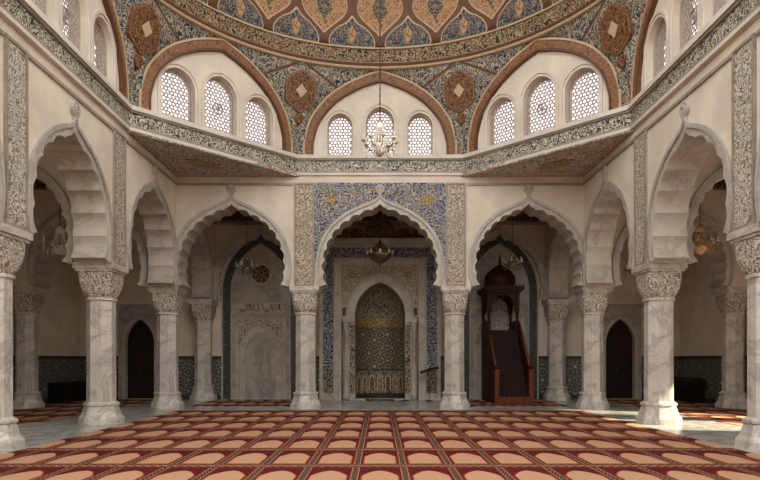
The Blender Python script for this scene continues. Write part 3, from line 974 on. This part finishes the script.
# cornice and pierced crest
b = MB(); b.box(-2.5, 2.5, MY - .25, QY, 6.18, 6.30); b.box(-2.55, 2.55, MY - .32, QY, 6.30, 6.42); part(b, 'cornice', 'archstone')
for k in range(-3, 4):
    b = MB(); h = .9 if k == 0 else .42; w = .62 if k == 0 else .33
    cx = 0 if k == 0 else (abs(k) * .64 + .28) * (1 if k > 0 else -1)
    b.prism(pointed(w, 6.42 + h * .25, 6.42 + h, 6.42, 8, cx=cx), MY - .1, MY - .04); part(b, 'crest', 'pierced')
b = MB(); b.box(-2.45, 2.45, MY - .02, MY + .05, 6.42, 6.66); part(b, 'crest_rail', 'pierced')
# low marble step before it
b = MB(); b.box(-1.0, 1.0, MY - .1, QY - .1, 0, .05); part(b, 'step', 'archstone')

# ------------------------------------------------------------------ blind arches with marble panels
def script(b, x0, x1, z0, z1, F, d):
    """flowing raised strokes"""
    rnd = random.Random(3); x = x0; h = z1 - z0
    while x < x1 - .05:
        k = rnd.choice('abcad')
        w = .11 + .04 * rnd.random()
        if k == 'a': P = [(x, z0 + h * .95), (x + .01, z0 + h * .3), (x + w * .6, z0 + h * .18)]
        elif k == 'b': P = [(x + w * math.cos(PI + PI * q / 6) * .5 + w / 2, z0 + h * .35 + h * .32 * math.sin(PI + PI * q / 6)) for q in range(7)]
        elif k == 'c': P = [(x + w / 2 + w * .32 * math.cos(2 * PI * q / 8), z0 + h * .45 + h * .2 * math.sin(2 * PI * q / 8)) for q in range(9)] + [(x + w, z0 + h * .2)]
        else: P = [(x, z0 + h * .7), (x + w * .5, z0 + h * .85), (x + w * .6, z0 + h * .3), (x + w, z0 + h * .22)]
        b.tube([F(px, d, pz) for px, pz in P], .014, 5); x += w * .85
for s in (-1, 1):
    cx = s * 4.85
    lab = 'grey marble wall panel with round medallion and script, in a dark tiled arch' if s < 0 else 'grey marble wall panel in a dark tiled arch behind the wooden pulpit'
    t2 = thing('marble_wall_panel', lab, 'wall panel', (cx, QY, 0)); o2 = (cx, QY, 0); F = FB(QY)
    P = lambda b, n, m: b.build(n, m, t2, o2)
    c = lambda hw, zs, za, z0: pointed(hw, zs, za, z0, 18, cx)
    b = MB(); b.prism(c(1.22, 4.4, 6.34, 0), -.06, 0, F); P(b, 'marble_field', 'greymarble')
    b = MB(); b.strip(c(1.55, 4.4, 6.72, 0), c(1.2, 4.4, 6.32, 0), -.09, 0, F); P(b, 'tile_border', 'bordertile')
    b = MB(); b.strip(c(1.60, 4.4, 6.78, 0), c(1.54, 4.4, 6.70, 0), -.12, 0, F); P(b, 'border_edge', 'archrim')
    b = MB(); b.strip(c(1.22, 4.4, 6.35, 0), c(1.17, 4.4, 6.29, 0), -.12, 0, F); P(b, 'border_edge', 'archrim')
    ou, inn = arch_curves(1.98, 1.02, .3, .06)
    b = MB(); b.strip(shift(ou, cx, ZS), shift(inn, cx, ZS), -.2, 0, F); P(b, 'outer_arch', 'archstone')
    b = MB(); b.strip(c(.86, 1.9, 3.05, 0), c(.62, 1.85, 2.72, 0), -.12, 0, F); P(b, 'lower_arch', 'archstone')
    rect = [(cx - 1.02, 0), (cx - 1.02, 3.35), (cx + 1.02, 3.35), (cx + 1.02, 0)]; re2 = [(cx - .9, 0), (cx - .9, 3.23), (cx + .9, 3.23), (cx + .9, 0)]
    b = MB(); b.strip(rect, re2, -.11, 0, F); P(b, 'lower_frame', 'archstone')
    ar = [p for p in c(.86, 1.9, 3.05, 1.9)]
    b = MB(); b.prism([(cx - .9, 3.23), (cx - .9, 1.9)] + ar + [(cx + .9, 1.9), (cx + .9, 3.23)], -.075, 0, F); P(b, 'carved_spandrel', 'carved')
    b = MB(); b.prism([(cx - .95, 3.52), (cx + .95, 3.52), (cx + .95, 3.95), (cx - .95, 3.95)], -.085, 0, F); P(b, 'script_plaque', 'archstone')
    b = MB(); script(b, cx - .85, cx + .85, 3.56, 3.92, F, -.09); P(b, 'raised_script', 'brownmed' if 0 else 'pierced')
    C = lambda r: [(cx + r * math.cos(2 * PI * q / 32), 5.1 + r * math.sin(2 * PI * q / 32)) for q in range(32)]
    b = MB(); b.prism(C(.40), -.085, 0, F); P(b, 'medallion', 'pierced')
    b = MB(); b.strip(C(.44), C(.36), -.11, 0, F, True); P(b, 'medallion_ring', 'archstone')
    b = MB()
    for q in range(8):
        a = PI * q / 4
        b.tube([F(cx + .12 * math.cos(a), -.09, 5.1 + .12 * math.sin(a)), F(cx + .22 * math.cos(a + .25), -.1, 5.1 + .22 * math.sin(a + .25)), F(cx + .33 * math.cos(a), -.09, 5.1 + .33 * math.sin(a))], .014, 5)
    P(b, 'medallion_petals', 'archstone')

# ------------------------------------------------------------------ dado, doors
def dado(x0, x1, F):
    b = MB(); b.prism([(x0, .18), (x1, .18), (x1, 1.62), (x0, 1.62)], -.03, 0, F); trim(b, 'dado')
    b = MB(); b.prism([(x0, 1.62), (x1, 1.62), (x1, 1.76), (x0, 1.76)], -.05, 0, F); b.prism([(x0, 0), (x1, 0), (x1, .18), (x0, .18)], -.05, 0, F); trim(b, 'dadotrim')
for s in (-1, 1):
    for a, c in ((6.46, DX - .9), (DX + .9, OX)):
        x0, x1 = sorted((s * a, s * c)); dado(x0, x1, FB(QY))
    x0, x1 = sorted((s * 2.44, s * 3.24)); dado(x0, x1, FB(QY))
    dado(6, QY - .05, (lambda x, d, z: (OX + d, x, z)) if s > 0 else (lambda x, d, z: (-OX - d, x, z)))
for n, s in ((1, -1), (2, 1)):
    cx = s * DX; F = FB(QY); o = (cx, QY, 0)
    t3 = struct(empty('door_%d' % n, o))
    P = lambda b, nm, m: b.build(nm, m, t3, o)
    op = pointed(DHW - .02, 2.3, DZ, 0, 14, cx)
    b = MB(); b.prism([(cx - .88, 0), (cx - .88, 3.76), (cx + .88, 3.76), (cx + .88, 0)] + list(reversed(op)), -.13, .0, F); P(b, 'door_frame', 'greymarble')
    b = MB(); b.strip(pointed(DHW + .1, 2.32, DZ + .14, 0, 14, cx), pointed(DHW - .03, 2.3, DZ - .03, 0, 14, cx), -.18, 0, F); P(b, 'door_frame', 'archstone')
    b = MB(); b.box(cx - .95, cx + .95, QY - .2, QY, 3.76, 3.86); P(b, 'door_frame', 'greymarble')
    for q in (-1, 1):
        lf = [p for p in pointed(DHW, 2.3, DZ, 0.01, 14) if p[0] * q >= -1e-6]
        if (0, 0.01) not in lf: lf = ([(0.0, .01)] + lf) if q < 0 else (lf + [(0.0, .01)])
        lf = [(x * .985 + q * .006 + cx, z) for x, z in lf]
        b = MB(); b.prism(lf, .14, .2, F); leaf = P(b, 'door_leaf', 'doorwood')
        b = MB()
        for z0, z1 in ((.2, .8), (.95, 1.55), (1.7, 2.25)):
            xa, xb = sorted((cx + q * .1, cx + q * .52))
            b.strip([(xa, z0), (xb, z0), (xb, z1), (xa, z1)], [(xa + .06, z0 + .06), (xb - .06, z0 + .06), (xb - .06, z1 - .06), (xa + .06, z1 - .06)], .11, .15, F, True)
        b.build('door_panel', 'doorwood', t3, o)
    b = MB(); b.tube([F(cx - .06, .13, 1.1), F(cx - .06, .06, 1.12), F(cx - .06, .06, 1.25), F(cx - .06, .13, 1.27)], .015, 6); P(b, 'door_handle', 'bronze')
    b = MB(); b.box(cx - DHW, cx + DHW, QY - .02, QY + .3, 0, .02); P(b, 'door_sill', 'line')

# ------------------------------------------------------------------ wooden pulpit
px = 4.68
t = thing('minbar', 'dark red wooden pulpit with steep stairs and domed canopy', 'pulpit', (px, 20.95, .014)); mo = (px, 20.95, 0)
P = lambda b, n, m='wood', par=None: b.build(n, ('stepwood' if n in ('step', 'seat_board') else 'lit_railwood' if n in ('newel_post', 'handrail', 'front_rail') else m), par or t, mo, bevel=.0)
YF, YT, YB = 20.95, 22.75, 24.1
W2 = .60
N = 9
for k in range(N):
    y0 = YF + .1 + (YT - YF - .1) * k / N; z1 = 2.25 * (k + 1) / N * .98
    b = MB(); b.box(px - W2 + .06, px + W2 - .06, y0, YT + .1, z1 - 2.25 / N * .98, z1); P(b, 'step')
b = MB(); b.box(px - W2, px + W2, YT, YB, 2.18, 2.3); P(b, 'platform')
FS = lambda X: (lambda x, d, z: (X + d, x, z))
for s in (-1, 1):
    X = px + s * (W2 - .0) - (.05 if s > 0 else 0)
    b = MB(); b.prism([(YF, 0), (YB, 0), (YB, 3.1), (YT, 3.1), (YT - .02, 2.95), (YF + .08, 1.18), (YF, 1.18)], 0, .05, FS(X)); P(b, 'side_panel')
    b = MB(); b.tube([(px + s * W2, YF + .02, 1.2), (px + s * W2, YT, 2.98)], .05, 8); P(b, 'handrail')
    b = MB()
    for j in range(3):
        y0 = YF + .3 + j * .95
        top = min(.95 + .98 * (y0 - YF), 2.6)
        b.strip([(y0, .15), (y0 + .75, .15), (y0 + .75, top + .45 if j < 2 else 2.7), (y0, top)], [(y0 + .07, .22), (y0 + .68, .22), (y0 + .68, top + .28 if j < 2 else 2.6), (y0 + .07, top - .08)], -.02 if s < 0 else .05, 0 if s < 0 else .07, FS(X), True)
    P(b, 'side_moulding')
    b = MB(); b.box(px + s * W2 - .075, px + s * W2 + .075, YF - .06, YF + .1, 0, 1.26); nw = P(b, 'newel_post')
    b = MB(); b.lathe([(.02, 0), (.06, .02), (.085, .07), (.06, .13), (.025, .17), (.03, .2), (.003, .24)], 12, (px + s * W2, YF + .02, 1.26)); b.build('post_finial', 'wood', nw, mo)
b = MB(); b.box(px - W2, px + W2, YF - .03, YF + .07, 0, .3); P(b, 'front_rail')
b = MB(); b.box(px - W2 + .08, px + W2 - .08, YT - .02, YT + .05, 2.2, 2.72); P(b, 'seat_board')
# canopy
for sx in (-1, 1):
    for yy in (YT + .08, YB - .08):
        X = px + sx * (W2 - .06)
        b = MB(); b.box(X - .07, X + .07, yy - .07, yy + .07, 2.3, 2.75); b.lathe([(.05, 2.75), (.075, 2.82), (.045, 2.9), (.07, 3.0), (.05, 3.1), (.065, 3.25), (.045, 3.34), (.075, 3.4), (.05, 3.46)], 10, (X, yy, 0)); b.box(X - .07, X + .07, yy - .07, yy + .07, 3.46, 4.15); P(b, 'canopy_post')
for yy in (YT + .04, YB - .12):
    b = MB(); ou, inn = arch_curves(.5, .26, .05, .035)
    b.prism([(px - W2, 4.2), (px - W2, 3.42)] + [(x + px, z + 3.42) for x, z in inn] + [(px + W2, 3.42), (px + W2, 4.2)], 0, .08, FB(yy)); P(b, 'canopy_arch')
for s in (-1, 1):
    b = MB(); X = px + s * W2 - (.08 if s > 0 else 0)
    ou, inn = arch_curves(.5, .26, .05, .035); ym = (YT + YB) / 2
    b.prism([(YT + .05, 4.2), (YT + .05, 3.42)] + [(x + ym, z + 3.42) for x, z in inn] + [(YB - .05, 3.42), (YB - .05, 4.2)], 0, .08, FS(X)); P(b, 'canopy_arch')
b = MB(); b.box(px - .68, px + .68, YT - .06, YB + .06, 4.15, 4.24); b.box(px - .76, px + .76, YT - .14, YB + .14, 4.24, 4.34); P(b, 'canopy_cornice')
b = MB()
for j in range(13):
    x = px - .72 + j * .12
    for ya in (YT - .12, YB + .07):
        b = MB(); b.prism(pointed(.045, 4.37, 4.43, 4.34, 4, cx=x), ya, ya + .05); P(b, 'crest')
ym = (YT + YB) / 2
b = MB(); b.lathe([(.60, 4.34), (.60, 4.42), (.55, 4.44), (.60, 4.6), (.605, 4.72), (.57, 4.86), (.48, 5.0), (.34, 5.12), (.18, 5.22), (.06, 5.3), (.03, 5.34)], 20, (px, ym, 0)); P(b, 'canopy_dome')
b = MB(); b.lathe([(.03, 5.32), (.07, 5.38), (.03, 5.44), (.055, 5.5), (.025, 5.56), (.035, 5.62), (.012, 5.7), (.003, 5.86)], 10, (px, ym, 0)); P(b, 'dome_finial')

# ------------------------------------------------------------------ chandeliers
def chandelier(label, x, y, zb, ztop, R, H, met, cry, arms=8, group=None):
    t = thing('chandelier', label, 'chandelier', (x, y, zb))
    b = MB(); zt = ztop - zb
    b.tube([(0, 0, H * .92), (0, 0, zt)], .012, 6)
    n = int((zt - H) / .16)
    for k in range(n): b.lathe([(.006, 0), (.018, .03), (.018, .06), (.006, .09)], 6, (0, 0, H + .1 + k * .16))
    b.build('chain', 'bronze', t)
    b = MB(); b.lathe([(.01, 0), (.05, .03), (.02, .08), (.06, .14 * 1), (.03, H * .3), (.07, H * .36), (.025, H * .45), (.05, H * .6), (.025, H * .7), (.06, H * .86), (.02, H * .95)], 10); b.build('stem', met, t)
    b = MB(); b.lathe([(.02, H * .02), (R * .2, H * .06), (R * .42, H * .18), (R * .5, H * .28), (R * .46, H * .3)], 16); b.build('crystal_bowl', cry, t)
    b = MB(); b.lathe([(R * .16, H * .68), (R * .26, H * .70), (R * .28, H * .76), (R * .14, H * .86), (R * .05, H * .93)], 14); b.build('crystal_crown', cry, t)
    for k in range(arms):
        a = 2 * PI * k / arms + .2; c, s = math.cos(a), math.sin(a)
        pp = [(R * f * c, R * f * s, H * g) for f, g in ((.08, .40), (.3, .30), (.55, .22), (.8, .22), (.97, .3), (1.0, .38))]
        b = MB(); b.tube(pp, .016, 6); arm = b.build('arm', met, t)
        b = MB(); b.lathe([(.015, 0), (.06, .02), (.055, .035), (.02, .04)], 8, (R * c, R * s, H * .37)); b.lathe([(.018, .03), (.018, .15), (.006, .17)], 8, (R * c, R * s, H * .37)); b.build('candle', 'candle', arm)
        for f, g, q in ((1.0, .36, 3), (.75, .2, 2)):
            b = MB(); L = .075 * q + .02
            pr = [(.003, -L)]
            for j in range(q): pr += [(.022, -L + .075 * j + .03), (.004, -L + .075 * (j + 1))]
            b.lathe(pr + [(.003, .02)], 5, (R * f * c, R * f * s, H * g), smooth=False)
            b.build('crystal_strand', cry, arm)
    b = MB()
    for k in range(14):
        a = 2 * PI * k / 14
        for j in range(8):
            f = j / 7; rr = R * (.24 + .24 * f * f); z = H * (.70 - .40 * f)
            b.lathe([(.003, -.03), (.022, 0), (.003, .03)], 5, (rr * math.cos(a), rr * math.sin(a), z), smooth=False)
        b.lathe([(.003, -.1), (.02, -.03), (.003, 0)], 5, (R * .42 * math.cos(a), R * .42 * math.sin(a), H * .17), smooth=False)
    st = b.build('crystal_strands', cry, t); st['kind'] = 'stuff'
    return t
chandelier('silver crystal chandelier on a long chain before the central window', 0, OC.y, 6.0, Z0 + DH - .05, .36, .86, 'silver', 'crystal', 8)
chandelier('small dim chandelier before the grey marble wall panel', -4.88, 22.0, 4.75, 7.9, .38, .74, 'bronze', 'smoky', 6)
chandelier('small dim chandelier above the wooden pulpit stairs', 4.87, 22.0, 4.92, 7.9, .36, .70, 'bronze', 'smoky', 6)
chandelier('crystal chandelier hanging in the aisle on the marble panel side', -9.55, 17.9, 4.7, 7.9, .46, 1.0, 'silver', 'crystal', 8)
chandelier('golden crystal chandelier hanging in the sunlit aisle on the pulpit side', 9.55, 17.9, 4.72, 7.9, .46, 1.0, 'brass', 'amber', 8)
chandelier('tiny dark chandelier in the last aisle bay behind the pulpit side arch', 9.55, 22.5, 4.8, 7.9, .42, .75, 'bronze', 'amber', 6)
# bowl lamp before the mihrab
t = thing('hanging_lamp', 'dim bowl shaped hanging lamp in front of the mihrab', 'lamp', (0, 22.1, 5.05))
b = MB(); b.tube([(0, 0, .95), (0, 0, 2.85)], .015, 6); b.build('chain', 'bronze', t)
b = MB(); b.lathe([(.02, 0), (.06, .05), (.03, .1), (.2, .17), (.36, .27), (.45, .4), (.46, .46), (.4, .48)], 20); b.build('bowl', 'oldbrass', t)
b = MB(); b.lathe([(.04, .44), (.05, .6), (.12, .68), (.04, .76), (.08, .86), (.02, .98)], 12); b.build('stem', 'bronze', t)
for k in range(8):
    a = PI * k / 4
    b = MB(); b.tube([(.43 * math.cos(a), .43 * math.sin(a), .46), (.28 * math.cos(a), .28 * math.sin(a), .66), (.03 * math.cos(a), .03 * math.sin(a), .9)], .012, 5); b.build('strut', 'bronze', t)
    b = MB(); b.lathe([(.02, 0), (.045, .03), (.03, .12), (.005, .16)], 8, (.46 * math.cos(a), .46 * math.sin(a), .44)); b.build('glass_cup', 'crystal', t)

# ------------------------------------------------------------------ small furniture
t = thing('lectern', 'slim stand with slanted black board beside the mihrab', 'lectern', (1.92, 23.35, 0))
b = MB(); b.lathe([(.16, 0), (.16, .02), (.03, .05), (.015, .06)], 14); b.build('base', 'black', t)
b = MB(); b.tube([(0, 0, .05), (0, 0, 1.18)], .014, 8); b.build('pole', 'bronze', t)
b = MB(); vs = []
for d in (0, .03):
    vs += [(-.36, -.16, 1.06 + d), (.36, -.16, 1.26 + d), (.36, .16, 1.33 + d), (-.36, .16, 1.13 + d)]
b.add(vs, [(0, 1, 2, 3), (7, 6, 5, 4), (0, 4, 5, 1), (1, 5, 6, 2), (2, 6, 7, 3), (3, 7, 4, 0)]); b.build('board', 'darkwood', t)
t = thing('microphone_stand', 'thin black microphone stand before the mihrab jamb', 'microphone stand', (.96, 23.4, 0))
b = MB(); b.lathe([(.2, 0), (.2, .02), (.03, .05)], 14); b.build('base', 'black', t)
b = MB(); b.tube([(0, 0, .04), (0, 0, 1.6)], .016, 8); b.build('pole', 'black', t)
b = MB(); b.tube([(0, 0, 1.6), (-.05, -.08, 1.68), (-.1, -.16, 1.72)], [.012, .014, .028], 8); b.build('microphone', 'black', t)
t = thing('book_rest', 'low dark wooden book rest on the floor before the mihrab', 'book rest', (0, 23.1, 0))
b = MB(); b.box(-.56, .56, -.16, .16, .05, .085); b.build('top', 'darkwood', t, bevel=.008)
for s in (-1, 1):
    b = MB(); b.box(s * .42 - .12, s * .42 + .12, -.14, .14, 0, .06); b.build('foot', 'brown', t)
t = thing('shoe_cabinet', 'long low black cabinet against the tiled outer aisle wall', 'cabinet', (-11.9, 23.1, 0))
b = MB(); b.box(-.27, .27, -1.1, 1.1, .06, .72); b.build('body', 'darkwood', t, bevel=.01)
b = MB(); b.box(-.29, .30, -1.12, 1.12, .72, .76); b.build('top', 'darkwood', t, bevel=.008)
for k in range(4):
    b = MB(); y = -1.05 + k * .53; b.box(.27, .285, y, y + .5, .1, .69); d = b.build('door', 'darkwood', t)
    b = MB(); b.lathe([(.004, 0), (.02, .01), (.004, .03)], 8, (.30, y + .44, .42)); b.build('knob', 'bronze', d)
b = MB(); b.box(-.25, .25, -1.05, 1.05, 0, .06); b.build('plinth', 'darkwood', t)
t = thing('covered_chest', 'black covered chest with rounded top in the pulpit side aisle', 'chest', (11.86, 23.2, 0))
b = MB(); b.box(-.3, .3, -.75, .75, 0, .55); b.build('body', 'darkwood', t, bevel=.02)
b = MB()
pr = [(-.33, .5), (-.33, .75)] + [(-.33 * math.cos(PI * q / 10), .75 + .2 * math.sin(PI * q / 10)) for q in range(1, 10)] + [(.33, .75), (.33, .5)]
b.prism(pr, -.78, .78); b.build('cover', 'blackcloth', t, bevel=.03)
for s in (-1, 1):
    t = thing('framed_plaque', 'narrow dark plaque on the outer aisle wall, ' + SIDE[s], 'plaque', (s * (OX - .035), 19.55, 1.95))
    b = MB(); b.box(-.03, .03, -.16, .16, 0, 1.15); b.build('frame', 'darkwood', t, bevel=.008)
    b = MB(); b.box(-.036, .036, -.12, .12, .05, 1.1); b.build('face', 'bronze', t)

# ------------------------------------------------------------------ light
b = MB(); b.box(-OX, OX, -3.3, -3.0, 0, 9.0); struct(b.build('wall_front', 'cream'))
for s, nm in ((-1, 'wall_left_front'), (1, 'wall_right_front')):
    b = MB(); x0, x1 = sorted((s * OX, s * (OX + .3))); b.box(x0, x1, -3.0, 5, 0, 8.2); struct(b.build(nm, 'cream'))
w = bpy.data.worlds.new('daylight'); scene.world = w; w.use_nodes = True
bg = w.node_tree.nodes['Background']; bg.inputs[0].default_value = (1.0, .975, .94, 1); bg.inputs[1].default_value = 1.0
def area(name, loc, rot, sx, sy, e, c):
    l = bpy.data.lights.new(name, 'AREA'); l.shape = 'RECTANGLE'; l.size = sx; l.size_y = sy; l.energy = e; l.color = c
    o = bpy.data.objects.new(name, l); COL.objects.link(o); o.location = loc; o.rotation_euler = rot; return o
# low sun through the tall aisle window
l = bpy.data.lights.new('sun_through_aisle_window', 'SPOT'); l.energy = 15000; l.color = (1, .82, .6); l.spot_size = .5; l.spot_blend = .3; l.shadow_soft_size = .15
o = bpy.data.objects.new('sun_through_aisle_window', l); COL.objects.link(o)
src = Vector((19.5, 12.7, 8.6)); tgt = Vector((9.5, 16.4, 0)); o.location = src
o.rotation_euler = (tgt - src).to_track_quat('-Z', 'Y').to_euler()

# ------------------------------------------------------------------ camera
cd = bpy.data.cameras.new('camera'); cam = bpy.data.objects.new('camera', cd); COL.objects.link(cam)
cam.location = (0, 0, 1.6); cam.rotation_euler = (PI / 2, 0, 0)
cd.sensor_width = 36; cd.lens = 600 / 760 * 36; cd.shift_y = 120 / 760
cd.clip_end = 200
scene.camera = cam
vs = scene.view_settings
vs.view_transform = 'Standard'; vs.look = 'None'; vs.gamma = 1; vs.exposure = 1.68; vs.use_curve_mapping = False
scene.cycles.use_denoising = True
scene.cycles.max_bounces = 8; scene.cycles.diffuse_bounces = 5; scene.cycles.transparent_max_bounces = 12
